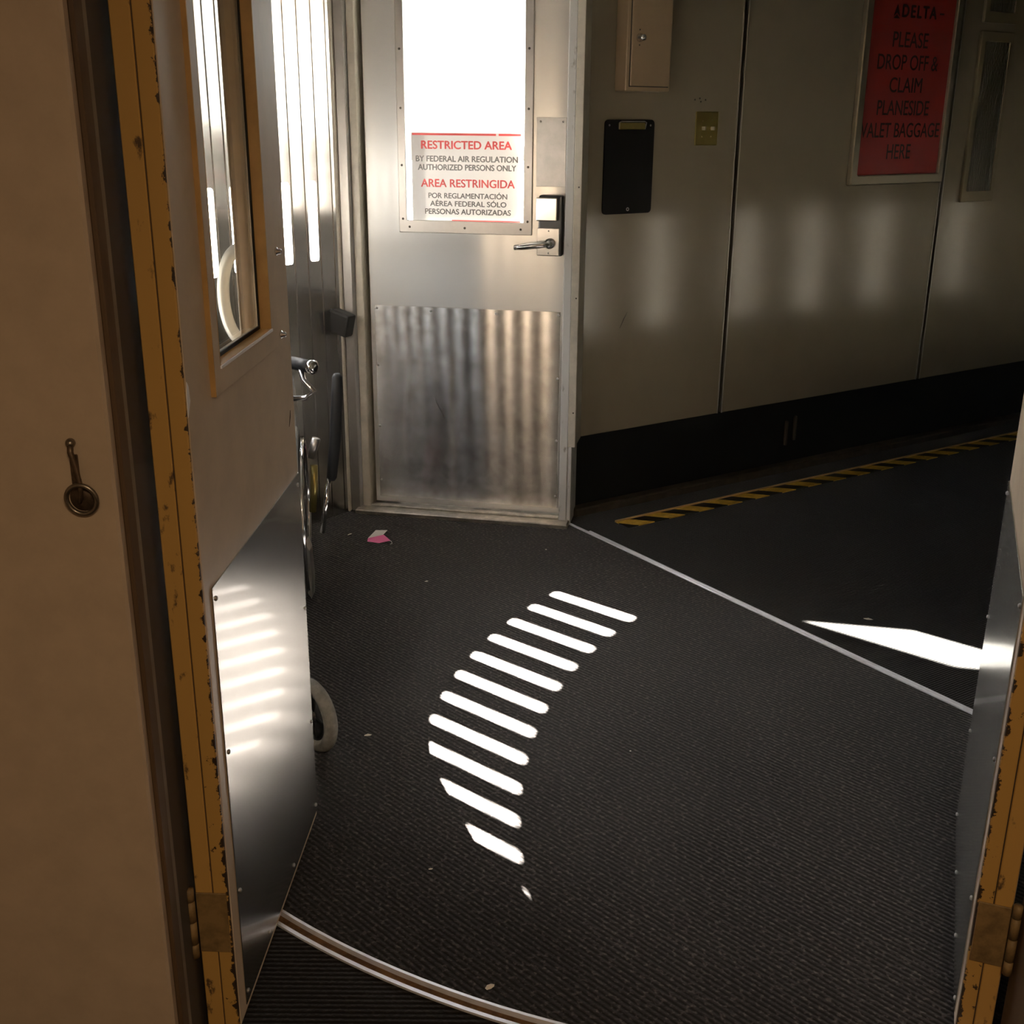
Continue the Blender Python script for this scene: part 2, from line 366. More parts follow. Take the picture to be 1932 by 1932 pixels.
def text(name, body, xc, zc, width, cap, y, material, parent, bold=0.0, spacing=1.0, thick=0.0004):
    """flat lettering in the x-z plane of the parent, facing -y, fitted to width x cap height"""
    cu = bpy.data.curves.new(name, 'FONT'); cu.body = body; cu.size = 1.0; cu.space_character = spacing
    cu.extrude = 0.0; cu.resolution_u = 5
    t = bpy.data.objects.new(name + '_tmp', cu); COL.objects.link(t)
    bpy.context.view_layer.update()
    me = bpy.data.meshes.new_from_object(t.evaluated_get(bpy.context.evaluated_depsgraph_get()))
    bpy.data.objects.remove(t); bpy.data.curves.remove(cu)
    xs = [v.co.x for v in me.vertices]; ys = [v.co.y for v in me.vertices]
    base = min(v for v in ys if v > -0.12); x0, x1, y1 = min(xs), max(xs), max(ys)
    capu = 0.73 if y1 > 0.85 else y1 - max(base, -0.02)
    for v in me.vertices:
        v.co = Vector((xc + ((v.co.x - x0) / (x1 - x0) - 0.5) * width, y, zc + (v.co.y / capu - 0.5) * cap))
    me.name = name
    if bold > 0:                              # heavier strokes: the same outline struck three times
        bm = bmesh.new(); bm.from_mesh(me); src = list(bm.verts) + list(bm.edges) + list(bm.faces)
        for k, (dx, dz) in enumerate(((-bold, 0), (bold, 0), (0, bold * .7), (0, -bold * .7))):
            g = bmesh.ops.duplicate(bm, geom=src)['geom']
            bmesh.ops.translate(bm, verts=[v for v in g if isinstance(v, bmesh.types.BMVert)], vec=(dx * cap, -0.00002 * (k + 1), dz * cap))
        bm.to_mesh(me); bm.free()
    return link(name, me, material, parent)

# ------------------------------------------------------------------ plan
RC = Vector((0.780, 3.243)); RR = 1.90                  # rotunda centre and curtain radius
TH0, DTH = math.radians(143.38), math.radians(4.07)     # first slot, slot pitch
D0, DA = Vector((-0.5625, 4.533)), math.radians(-11.24)     # service door: origin and direction
W0, WA = Vector((0.254, 4.482)), math.radians(33.14)        # tunnel wall
L0, LA = Vector((-0.474, 1.590)), math.radians(87.6)        # open leaf on the left
R0, RA = Vector((0.784, 1.610)), math.radians(69.72)        # open leaf on the right
wd = Vector((math.cos(WA), math.sin(WA))); wn = Vector((math.sin(WA), -math.cos(WA)))
def wl(s, d): p = W0 + wd * s + wn * d; return (p.x, p.y)
TW = 2.0                                                # tunnel width
CEIL = 2.45

# floors
TC, TR = Vector((0.688, 3.412)), 1.853                  # threshold arc
def arc(r, a0, a1, n): return [(TC.x + r * math.cos(math.radians(a0 + (a1 - a0) * k / n)), TC.y + r * math.sin(math.radians(a0 + (a1 - a0) * k / n))) for k in range(n + 1)]
st0, st1 = Vector((0.232, 4.342)), Vector((1.372, 2.672))
outer = arc(TR, 206, 306, 40)
rot = outer + [(1.95, 2.3), (st1.x, st1.y), (st0.x, st0.y), (0.30, 4.75), (-0.75, 4.75), (-1.35, 4.3), (-1.35, 2.6)]
fl = poly('floor', rot, -0.05, 0.0, 'carpet_rotunda'); struct(fl, 'dark ribbed carpet crossed by bars of sunlight', 'floor')
f2 = poly('floor', [(st1.x, st1.y), (1.95, 2.3), wl(6.5, TW + 1.2), wl(6.5, -0.3), wl(-0.05, -0.05), (st0.x, st0.y)], -0.05, -0.001, 'carpet_tunnel')
struct(f2, 'near-black carpet of the tunnel beyond the metal strip', 'floor')
lo = arc(TR + 0.034, 206, 306, 40)
f3 = poly('floor', [(-1.4, -3.1)] + [(-1.4, 2.6)] + lo + [(2.0, 1.9), (2.0, -3.1)], -0.05, -0.001, 'carpet_corridor')
struct(f3, 'dark cross-ribbed carpet between the beige partition wall and the curved threshold', 'floor')
# curved threshold
thr = empty('trim_1', (0, 0, 0)); struct(thr, 'curved double metal threshold strip with a rusty gap between', 'threshold')
def arc_bar(name, r0, r1, z0, z1, material, parent):
    a = arc(r0, 206, 306, 60); b = arc(r1, 206, 306, 60)
    return poly(name, a + b[::-1], z0, z1, material, parent)
arc_bar('inner_strip', TR - 0.001, TR + 0.005, -0.01, 0.004, 'strip_metal', thr)
arc_bar('gap_plate', TR + 0.005, TR + 0.028, -0.02, -0.008, 'rust', thr)
arc_bar('outer_strip', TR + 0.028, TR + 0.036, -0.01, 0.004, 'strip_metal', thr)
# straight strip between rotunda and tunnel
sdv = (st1 - st0).normalized(); snv = Vector((sdv.y, -sdv.x))
t2 = empty('trim_2', (st0.x, st0.y, 0), math.atan2(sdv.y, sdv.x)); struct(t2, 'straight bright aluminium strip across the carpet joint', 'floor strip')
sl_ = (st1 - st0).length
box('strip', 0, sl_, -0.012, -0.001, -0.01, 0.005, 'strip_metal', t2, 0.001); box('strip', 0.12, sl_, 0.002, 0.012, -0.01, 0.004, 'strip_metal', t2, 0.001)
# ceiling and outside ground
struct(poly('ceiling', [(-1.6, -3.2), (2.3, -3.2), (2.3, 1.7), wl(6.6, TW + 0.3), wl(6.6, -0.3), wl(-0.2, -0.25), (0.3, 4.85), (-0.8, 4.85), (-1.6, 4.3)], CEIL, CEIL + 0.1, 'ceiling_white'), 'pale ceiling over the passage', 'ceiling')
struct(poly('ground', [(-150, -150), (150, -150), (150, 150), (-150, 150)], -4.1, -4.0, 'apron'), 'pale concrete apron outside', 'ground')

# ------------------------------------------------------------------ slatted curtain (left)
cur = empty('wall_left', (RC.x, RC.y, 0)); struct(cur, 'curved curtain of ribbed aluminium slats with narrow light slots', 'slat curtain')
SW = RR * DTH / 2                                        # slat pitch
def slat_mesh(slot):
    """slat in local x (tangent), y (radial out), z up; inner face at y=0"""
    bm = bmesh.new(); hw = SW / 2 - 0.0012
    o = [(-hw, 0.0), (hw, 0.0), (hw, CEIL + 0.02), (-hw, CEIL + 0.02)]
    def sheet(y):
        ov = [bm.verts.new((x, y, z)) for x, z in o]; es = [bm.edges.new((ov[i], ov[(i + 1) % 4])) for i in range(4)]
        hv = []
        if slot:
            hv = [bm.verts.new((x, y, z)) for x, z in rrect(-0.0235, 0.0235, 1.022, 1.312, 0.014, 4)]
            es += [bm.edges.new((hv[i], hv[(i + 1) % len(hv)])) for i in range(len(hv))]
            bmesh.ops.triangle_fill(bm, edges=es, use_beauty=True)
        else: bm.faces.new(ov)
        return ov, hv
    a, ha = sheet(0.0); b, hb = sheet(0.004)
    for A, B in ((a, b), (ha, hb)):
        for i in range(len(A)): bm.faces.new((A[i], A[(i + 1) % len(A)], B[(i + 1) % len(B)], B[i]))
    # rolled hook edge: a slim bead on one side
    add_box(bm, hw - 0.0005, hw + 0.0024, -0.003, 0.012, 0.0, CEIL + 0.02)
    bmesh.ops.recalc_face_normals(bm, faces=bm.faces)
    me = bpy.data.meshes.new('slat'); bm.to_mesh(me); bm.free(); me.materials.append(MATS['slat']); return me
plain, slotted = slat_mesh(False), slat_mesh(True)
NSL = 38
for k in range(-2, NSL + 1):
    th = TH0 + k * DTH / 2
    has = (k % 2 == 0) and 0 <= k <= 36
    o = bpy.data.objects.new('slat', slotted if has else plain); COL.objects.link(o); o.parent = cur
    o.location = (RR * math.cos(th), RR * math.sin(th), 0); o.rotation_euler = (0, 0, th - math.pi / 2 + math.radians(random.uniform(-.6, .6)))
# backing so no light leaks round the curtain ends
thE = TH0 + (NSL + 0.5) * DTH / 2
ex, ey = RC.x + RR * math.cos(thE), RC.y + RR * math.sin(thE)
struct(poly('wall_left_return', [(ex - 0.03, ey + 0.02), (ex - 0.03, 1.69), (ex - 0.13, 1.69), (ex - 0.13, ey + 0.02)], 0, CEIL, 'frame_cream'), 'short cream return wall behind the open left door', 'wall')

# ------------------------------------------------------------------ service door wall (back)
bw = empty('wall_back', (D0.x, D0.y, 0), DA); struct(bw, 'cream and white metal framing around the service door', 'door frame')
box('post', -0.132, -0.086, -0.085, 0.10, 0, CEIL, 'frame_cream', bw, 0.003)
box('post', -0.084, -0.046, -0.070, 0.10, 0, CEIL, 'frame_silver', bw, 0.003)
box('door_stop', -0.044, -0.012, -0.045, 0.06, 0, 2.17, 'frame_cream', bw, 0.003)
box('jamb', 0.772, 0.803, -0.05, 0.10, 0, 2.20, 'frame_white', bw, 0.003)
box('corner_trim', 0.803, 0.832, -0.055, 0.10, 0.322, CEIL, 'frame_cream', bw, 0.002)
box('jamb', 0.803, 0.818, -0.045, 0.10, 0.0, 0.322, 'frame_white', bw, 0.002)
box('header', -0.046, 0.803, -0.045, 0.10, 2.17, CEIL, 'frame_silver', bw, 0.003)
box('end_panel', -0.30, -0.05, 0.06, 0.12, 0, CEIL, 'frame_silver', bw)
for z in (0.10, 0.41, 0.72, 1.03, 1.36, 1.72): screw(-0.108, -0.085, z, 0.0042, -1, 'jamb_dark', bw)
for z in (0.46, 0.90, 1.30): screw(0.822, -0.055, z, 0.003, -1, 'jamb_dark', bw)
box('leak_strip', -0.03, 0.012, 0.047, 0.062, 0, 2.18, 'black_rubber', bw)  # strips added behind the leaf to stop sky light leaking round it
box('leak_strip', 0.755, 0.80, 0.047, 0.060, 0, 2.18, 'black_rubber', bw)
box('leak_strip', 0.0, 0.77, 0.047, 0.058, 0.01, 0.032, 'black_rubber', bw)
box('sill', -0.06, 0.815, -0.105, 0.05, -0.01, 0.018, 'sill_metal', bw, 0.004)
box('sill_ridge', -0.01, 0.77, -0.045, -0.02, 0.018, 0.026, 'sill_metal', bw, 0.002)

dr = empty('door_1', (D0.x, D0.y, 0), DA); struct(dr, 'silver metal service door with tall window and scuffed kick plate', 'door')
holed('leaf', 0.0, 0.766, 0.028, 2.165, 0.150, 0.620, 1.150, 1.99, 0.0, 0.045, 'door_silver', dr)
wf = holed('window_frame', 0.129, 0.642, 1.120, 2.03, 0.160, 0.609, 1.166, 1.985, -0.011, -0.0005, 'frame_silver', dr, 0.002)
holed('outer_window_frame', 0.129, 0.642, 1.120, 2.03, 0.150, 0.620, 1.150, 1.99, 0.0455, 0.058, 'frame_silver', dr, 0.002)
box('glass_pane', 0.151, 0.619, 0.020, 0.024, 1.151, 1.989, 'pane_glass', dr)
for z in (1.17, 1.365, 1.567, 1.77, 1.96):
    screw(0.1445, -0.011, z, 0.0045, -1, 'jamb_dark', wf); screw(0.6255, -0.011, z, 0.0045, -1, 'jamb_dark', wf)
for s in (0.17, 0.385, 0.60): screw(s, -0.011, 1.141, 0.0045, -1, 'jamb_dark', wf)
kp = box('kick_plate', 0.017, 0.757, -0.003, -0.0002, 0.05, 0.838, 'kick_metal', dr, 0.001)
for s, z in ((0.245, .822), (.505, .822), (.028, .826), (.748, .826), (.026, .60), (.75, .58), (.026, .35), (.75, .33), (.026, .12), (.75, .10)):
    screw(s, -0.003, z, 0.005, -1, 'steel_dull', kp)
tube('scratch', [(0.255, -0.0032, 0.475), (0.270, -0.0032, 0.445), (0.288, -0.0032, 0.415), (0.296, -0.0032, 0.395)], [0.0006, 0.0014, 0.0016, 0.0006], 'jamb_dark', kp, 5)
lp = box('latch_plate', 0.655, 0.764, -0.003, -0.0002, 1.297, 1.538, 'steel_dull', dr, 0.0008)
for s in (0.669, 0.752): screw(s, -0.003, 1.524, 0.0045, -1, 'steel', lp)
lk = box('lock_body', 0.672, 0.762, -0.040, -0.0002, 1.05, 1.268, 'black_plastic', dr, 0.006, 2)
box('keypad_cover', 0.666, 0.745, -0.062, -0.038, 1.178, 1.262, 'steel', lk, 0.004, 2)
box('escutcheon', 0.668, 0.752, -0.046, -0.038, 1.052, 1.152, 'steel', lk, 0.002)
for z in (1.062, 1.142): screw(0.712, -0.046, z, 0.003, -1, 'steel_dull', lk)
lathe('lever_rose', [(0.019, 0), (0.019, 0.012), (0.013, 0.016), (0.011, 0.05), (0.0001, 0.05)], (0.718, -0.046, 1.097), (0, -1, 0), 'steel', dr)
bm = bmesh.new(); add_tube(bm, [(0.724, -0.086, 1.098), (0.70, -0.094, 1.097), (0.66, -0.096, 1.092), (0.62, -0.094, 1.086), (0.592, -0.086, 1.083)], [0.009, 0.012, 0.0115, 0.0105, 0.009], 12)
from_bm('lever', bm, 'steel', dr, True)

# restricted-area notice on the glass
sg = empty('restricted_area_sign', (D0.x, D0.y, 0), DA)
tag(sg, 'white bilingual restricted area notice with red and black lettering on the door window', 'sign')
pts = rrect(0.176, 0.598, 1.158, 1.482, 0.003, 2)
upright('sheet', pts, 0.0130, 0.0138, 'sign_paper', sg)
YT = 0.0127
box('red_border', 0.180, 0.500, YT, 0.0131, 1.4725, 1.4795, 'ink_red', sg); box('red_border', 0.510, 0.594, YT, 0.0131, 1.4725, 1.4795, 'ink_red', sg)
box('red_border', 0.330, 0.594, YT, 0.0131, 1.1640, 1.1685, 'ink_red', sg)
for body, x0, x1, zc, cap, mt, bd in (
        ('RESTRICTED AREA', .215, .559, 1.439, .0285, 'ink_red', 0.045), ('BY FEDERAL AIR REGULATION', .193, .582, 1.3895, .0205, 'ink_black', .05),
        ('AUTHORIZED PERSONS ONLY', .201, .576, 1.3590, .0205, 'ink_black', .05), ('AREA RESTRINGIDA', .212, .571, 1.3020, .0285, 'ink_red', .035),
        ('POR REGLAMENTACI\u00d3N', .240, .543, 1.2570, .0195, 'ink_black', .04), ('A\u00c9REA FEDERAL S\u00d3LO', .246, .540, 1.2280, .0195, 'ink_black', .04),
        ('PERSONAS AUTORIZADAS', .226, .557, 1.1985, .0195, 'ink_black', .04)):
    text('lettering', body, (x0 + x1) / 2, zc, x1 - x0, cap, YT, mt, sg, bd)

# black bumper on the post
bp_ = empty('door_bumper', (D0.x, D0.y, 0), DA); tag(bp_, 'black rubber door bumper tilted on the cream post', 'bumper')
b1 = box('block', -0.045, 0.045, -0.055, 0.0, -0.045, 0.045, 'black_rubber', bp_, 0.010, 2); b1.location = (-0.072, -0.088, 0.782); b1.rotation_euler = (0, math.radians(14), math.radians(-18))
b2 = box('lip', -0.062, -0.040, -0.060, -0.004, -0.052, 0.048, 'black_plastic', bp_, 0.008, 2); b2.location = b1.location; b2.rotation_euler = b1.rotation_euler

# ------------------------------------------------------------------ tunnel wall (right)
wr = empty('wall_right', (W0.x, W0.y, 0), WA); struct(wr, 'glossy beige laminate wall panels of the tunnel', 'wall')
for a, b in ((-0.06, 0.762), (0.790, 2.082), (2.110, 3.40), (3.428, 4.72), (4.748, 6.5)):
    box('panel', a, b, 0.0, 0.02, 0.318, CEIL, 'panel_laminate', wr, 0.0015)
for a in (0.776, 2.096, 3.414, 4.734):
    box('seam_bead', a - 0.0155, a - 0.009, -0.004, 0.012, 0.318, CEIL, 'bead_alu', wr, 0.001)
    box('seam_bead', a + 0.009, a + 0.0155, -0.004, 0.012, 0.318, CEIL, 'bead_alu', wr, 0.001)
box('backing', -0.06, 6.5, 0.021, 0.10, 0.0, CEIL, 'wall_dark_gap', wr)
for s, z in ((0.535, 1.607), (0.560, 1.612), (0.566, 1.600), (0.590, 1.607)): screw(s, 0.0, z, 0.0035, -1, 'jamb_dark', wr, 'screw_hole')
tube('scratch', [(0.205, -0.0004, 0.742), (0.222, -0.0004, 0.775), (0.240, -0.0004, 0.803)], [0.0006, 0.0016, 0.0006], 'jamb_dark', wr, 5)
bb = empty('baseboard_right', (W0.x, W0.y, 0), WA); struct(bb, 'black kick board along the foot of the tunnel wall', 'baseboard')
box('board', -0.06, 6.5, 0.004, 0.020, 0.0, 0.316, 'black_base', bb)
box('foot_rail', -0.03, 6.5, -0.055, 0.004, -0.01, 0.030, 'rail_brown', bb, 0.006)
for s in (1.20, 1.255): box('bracket', s - 0.008, s + 0.008, -0.010, 0.004, 0.11 + (s - 1.2) * .3, 0.225 + (s - 1.2) * .3, 'rail_brown', bb, 0.003)
hz = empty('trim_3', (W0.x, W0.y, 0), WA); struct(hz, 'yellow and black hazard striped edge strip on the floor', 'hazard strip')
box('striped_tape', 0.07, 6.5, -0.272, -0.196, -0.01, 0.0025, 'hazard_tape', hz)
box('yellow_lip', 0.07, 6.5, -0.196, -0.184, -0.01, 0.007, 'orange_and_warm_lit', hz, 0.002)
# far tunnel end and opposite wall with narrow glazed strips
ow = empty('wall_opposite', (W0.x, W0.y, 0), WA); struct(ow, 'opposite tunnel wall with a row of narrow low windows', 'wall')
gaps = [(1.44, 1.64), (1.98, 2.20), (2.71, 2.93), (3.32, 3.54), (4.0, 4.22), (4.9, 5.1)]
xs = 0.15
for a, b in gaps + [(6.5, 6.5)]:
    box('panel', xs, a, -TW - 0.03, -TW, 0, CEIL, 'panel_laminate', ow); xs = b
for a, b in gaps:
    box('panel', a, b, -TW - 0.03, -TW, 0, 0.28, 'panel_laminate', ow); box('panel', a, b, -TW - 0.03, -TW, 0.96, CEIL, 'panel_laminate', ow)
    box('glass_pane', a, b, -TW - 0.018, -TW - 0.014, 0.28, 0.96, 'tinted_glass', ow)
struct(poly('wall_end', [wl(6.5, -0.1), wl(6.6, -0.1), wl(6.6, TW + 0.1), wl(6.5, TW + 0.1)], 0, CEIL, 'panel_laminate'), 'far end wall of the tunnel', 'wall')
p1 = Vector(wl(0.15, TW))
struct(poly('wall_right_return', [(p1.x, p1.y), (p1.x + 0.08, p1.y - 0.05), (1.50, 1.50), (1.40, 1.50)], 0, CEIL, 'frame_cream'), 'short return wall behind the open right door', 'wall')

# things on the tunnel wall
kb = empty('key_cabinet', (W0.x, W0.y, 0), WA); tag(kb, 'beige steel key cabinet with round lock on the tunnel wall', 'cabinet')
box('body', 0.135, 0.346, -0.068, -0.0005, 1.632, 2.05, 'box_beige', kb, 0.003)
box('door_gap', 0.1490, 0.3370, -0.0692, -0.0682, 1.6465, 2.0385, 'jamb_dark', kb)
dd_ = box('door', 0.152, 0.334, -0.076, -0.0692, 1.650, 2.035, 'box_beige', kb, 0.002)
lathe('lock_knob', [(0.015, 0), (0.015, 0.006), (0.010, 0.014), (0.011, 0.026), (0.0001, 0.028)], (0.186, -0.076, 1.815), (0, -1, 0), 'chrome', dd_, 20)
for z in (1.790, 1.842): screw(0.186, -0.076, z, 0.003, -1, 'jamb_dark', dd_)
cb = empty('clipboard', (W0.x, W0.y, 0), WA); tag(cb, 'black clipboard with steel clip hanging below the key cabinet', 'clipboard')
upright('board', rrect(0.094, 0.331, 1.187, 1.532, 0.016, 4), -0.008, -0.001, 'clipboard_black', cb)
ck = box('clip', 0.152, 0.278, -0.020, -0.0085, 1.496, 1.522, 'brass', cb, 0.004, 2)
tube('clip_wire', [(0.152, -0.016, 1.498), (0.150, -0.022, 1.522), (0.160, -0.022, 1.526), (0.270, -0.022, 1.526), (0.280, -0.022, 1.522), (0.278, -0.016, 1.498)], 0.0022, 'steel_dull', ck, 8)
screw(0.113, -0.008, 1.512, 0.004, -1, 'steel_dull', cb, 'rivet'); screw(0.311, -0.008, 1.512, 0.004, -1, 'steel_dull', cb, 'rivet')
lathe('hanging_ring', [(0.004, -.0008), (0.007, -.0008), (0.007, .0008), (0.004, .0008)], (0.214, -0.009, 1.204), (0, 1, 0), 'steel_dull', cb, 14, True)
sw_ = empty('light_switch', (W0.x, W0.y, 0), WA); tag(sw_, 'brass double toggle switch plate beside the panel seam', 'switch')
box('plate', 0.541, 0.660, -0.007, -0.0005, 1.436, 1.564, 'brass', sw_, 0.004, 2)
for s in (0.577, 0.624):
    tg = box('toggle', s - 0.005, s + 0.005, -0.024, -0.006, 1.494, 1.508, 'toggle_ivory', sw_, 0.002); tg.rotation_euler = (0, 0, 0)
    screw(s, -0.007, 1.53, 0.003, -1, 'brass', sw_); screw(s, -0.007, 1.47, 0.003, -1, 'brass', sw_)
ns = empty('baggage_notice', (W0.x, W0.y, 0), WA); tag(ns, 'red valet baggage notice with black lettering in an aluminium frame', 'sign')
holed('frame', 1.440, 2.066, 1.262, 2.22, 1.482, 2.030, 1.304, 2.18, -0.026, -0.0005, 'frame_alu', ns, 0.004)
box('red_sheet', 1.480, 2.032, -0.012, -0.008, 1.302, 2.182, 'sign_red', ns)
YS = -0.0124
for body, wdt, zc in (('PLEASE', .232, 1.868), ('DROP OFF &', .400, 1.776), ('CLAIM', .215, 1.683), ('PLANESIDE', .345, 1.588), ('VALET BAGGAGE', .528, 1.494), ('HERE', .158, 1.402)):
    text('lettering', body, 1.752, zc, wdt, 0.062, YS, 'sign_ink', ns, 0.012)
text('lettering', 'DELTA', 1.790, 1.982, 0.225, 0.048, YS, 'sign_ink', ns, 0.06, 1.25)
upright('emblem', [(1.622, 1.958), (1.643, 2.006), (1.664, 1.958), (1.643, 1.972)], YS - 0.0003, YS + 0.0002, 'sign_ink', ns)
upright('emblem', [(1.622, 1.950), (1.664, 1.950), (1.643, 1.966)], YS - 0.0003, YS + 0.0002, 'sign_ink', ns)
box('dash', 1.925, 1.955, YS - 0.0003, YS + 0.0002, 1.976, 1.983, 'sign_ink', ns)
def vent(label, z0, z1):
    v = empty('vent_grille', (W0.x, W0.y, 0), WA); tag(v, label, 'vent')
    holed('frame', 2.236, 2.480, z0, z1, 2.272, 2.452, z0 + 0.05, z1 - 0.045, -0.016, -0.0005, 'vent_bronze', v, 0.003)
    box('backing', 2.270, 2.454, -0.004, -0.001, z0 + 0.045, z1 - 0.04, 'vent_dark', v)
    bm = bmesh.new()
    for k in range(15):
        s = 2.279 + k * 0.0118
        add_box(bm, s, s + 0.0045, -0.013, -0.0045, z0 + 0.05, z1 - 0.045)
    stuff(from_bm('louvre', bm, 'bead_alu', v)); return v
vent('tall narrow bronze louvre vent beside the red notice', 1.165, 1.925)
vent('upper bronze louvre vent above the tall one', 1.960, 2.36)

# ------------------------------------------------------------------ corridor around the camera (partition with the double door)
fw = empty('wall_front', (0, 0, 0)); struct(fw, 'warm beige partition wall around the double doorway', 'wall')
box('wall_face', -1.2, -0.541, 1.490, 1.70, 0, CEIL, 'corridor_paint', fw, 0.004)
box('wall_face', 0.865, 2.0, 1.490, 1.60, 0, CEIL, 'corridor_paint', fw, 0.004)
box('lintel', -0.541, 0.865, 1.50, 1.60, 2.20, CEIL, 'corridor_paint', fw)
box('jamb_strip', -0.541, -0.5335, 1.507, 1.540, 0, 2.2, 'jamb_brown', fw, 0.002)
box('jamb_strip', -0.541, -0.5365, 1.542, 1.562, 0, 2.2, 'jamb_grey', fw, 0.002)
box('jamb_strip', -0.541, -0.5385, 1.564, 1.70, 0, 2.2, 'jamb_dark', fw)
box('jamb_strip', 0.855, 0.865, 1.505, 1.60, 0, 2.2, 'jamb_brown', fw, 0.002)
cw = empty('wall_corridor', (0, 0, 0)); struct(cw, 'beige side and end walls of the corridor before the double doors', 'wall')
box('side_wall', -1.3, -1.2, -3.0, 1.70, 0, CEIL, 'corridor_paint', cw); box('side_wall', 1.5, 1.6, -3.0, 1.50, 0, CEIL, 'corridor_paint', cw)
box('end_wall', -1.3, 1.6, -3.1, -3.0, 0, CEIL, 'corridor_paint', cw)
lm = empty('ceiling_lamp', (0.35, -0.7, CEIL)); tag(lm, 'warm ceiling lamp of the corridor before the double doors', 'lamp')
box('housing', -0.35, 0.35, -0.14, 0.14, -0.05, 0.0, 'lamp_body', lm, 0.01); box('diffuser', -0.32, 0.32, -0.11, 0.11, -0.062, -0.05, 'lamp_glow', lm, 0.004)
al = bpy.data.lights.new('lamp_light', 'AREA'); al.shape = 'RECTANGLE'; al.size = 0.62; al.size_y = 0.2; al.energy = LAMP_POWER; al.color = (1, 0.70, 0.42)
ao = bpy.data.objects.new('lamp_light', al); COL.objects.link(ao); ao.parent = lm; ao.location = (0, 0, -0.07)

# wall ring
rg = empty('ring_latch', (-0.585, 1.490, 1.05)); tag(rg, 'rusty iron ring pull hanging from a hook strap on the beige wall', 'ring')
lathe('backplate', [(0.019, 0), (0.018, 0.002), (0.0001, 0.0025)], (0, -0.0003, 0), (0, -1, 0), 'hook_rust', rg, 24)
bm = bmesh.new(); add_tube(bm, [(0.0205 * math.cos(a), -0.009 - 0.003 * math.sin(a), 0.0215 * math.sin(a)) for a in [2 * math.pi * k / 32 for k in range(32)]], 0.0034, 10, True)
from_bm('ring', bm, 'ring_steel', rg, True)
box('strap', -0.0125, -0.0010, -0.004, -0.0005, 0.018, 0.062, 'hook_rust', rg, 0.001)
tube('hook', [(-0.0085, -0.004, 0.078), (-0.008, -0.008, 0.066), (-0.003, -0.009, 0.045), (0.001, -0.010, 0.022), (0.000, -0.011, 0.004), (-0.003, -0.009, -0.004)], [0.0045, 0.0044, 0.0036, 0.0034, 0.0034, 0.0025], 'hook_rust', rg, 8)
lathe('hook_bolt', [(0.0065, 0), (0.0065, 0.004), (0.004, 0.008), (0.0001, 0.009)], (-0.0085, -0.0005, 0.078), (0, -1, 0), 'ring_steel', rg, 14)

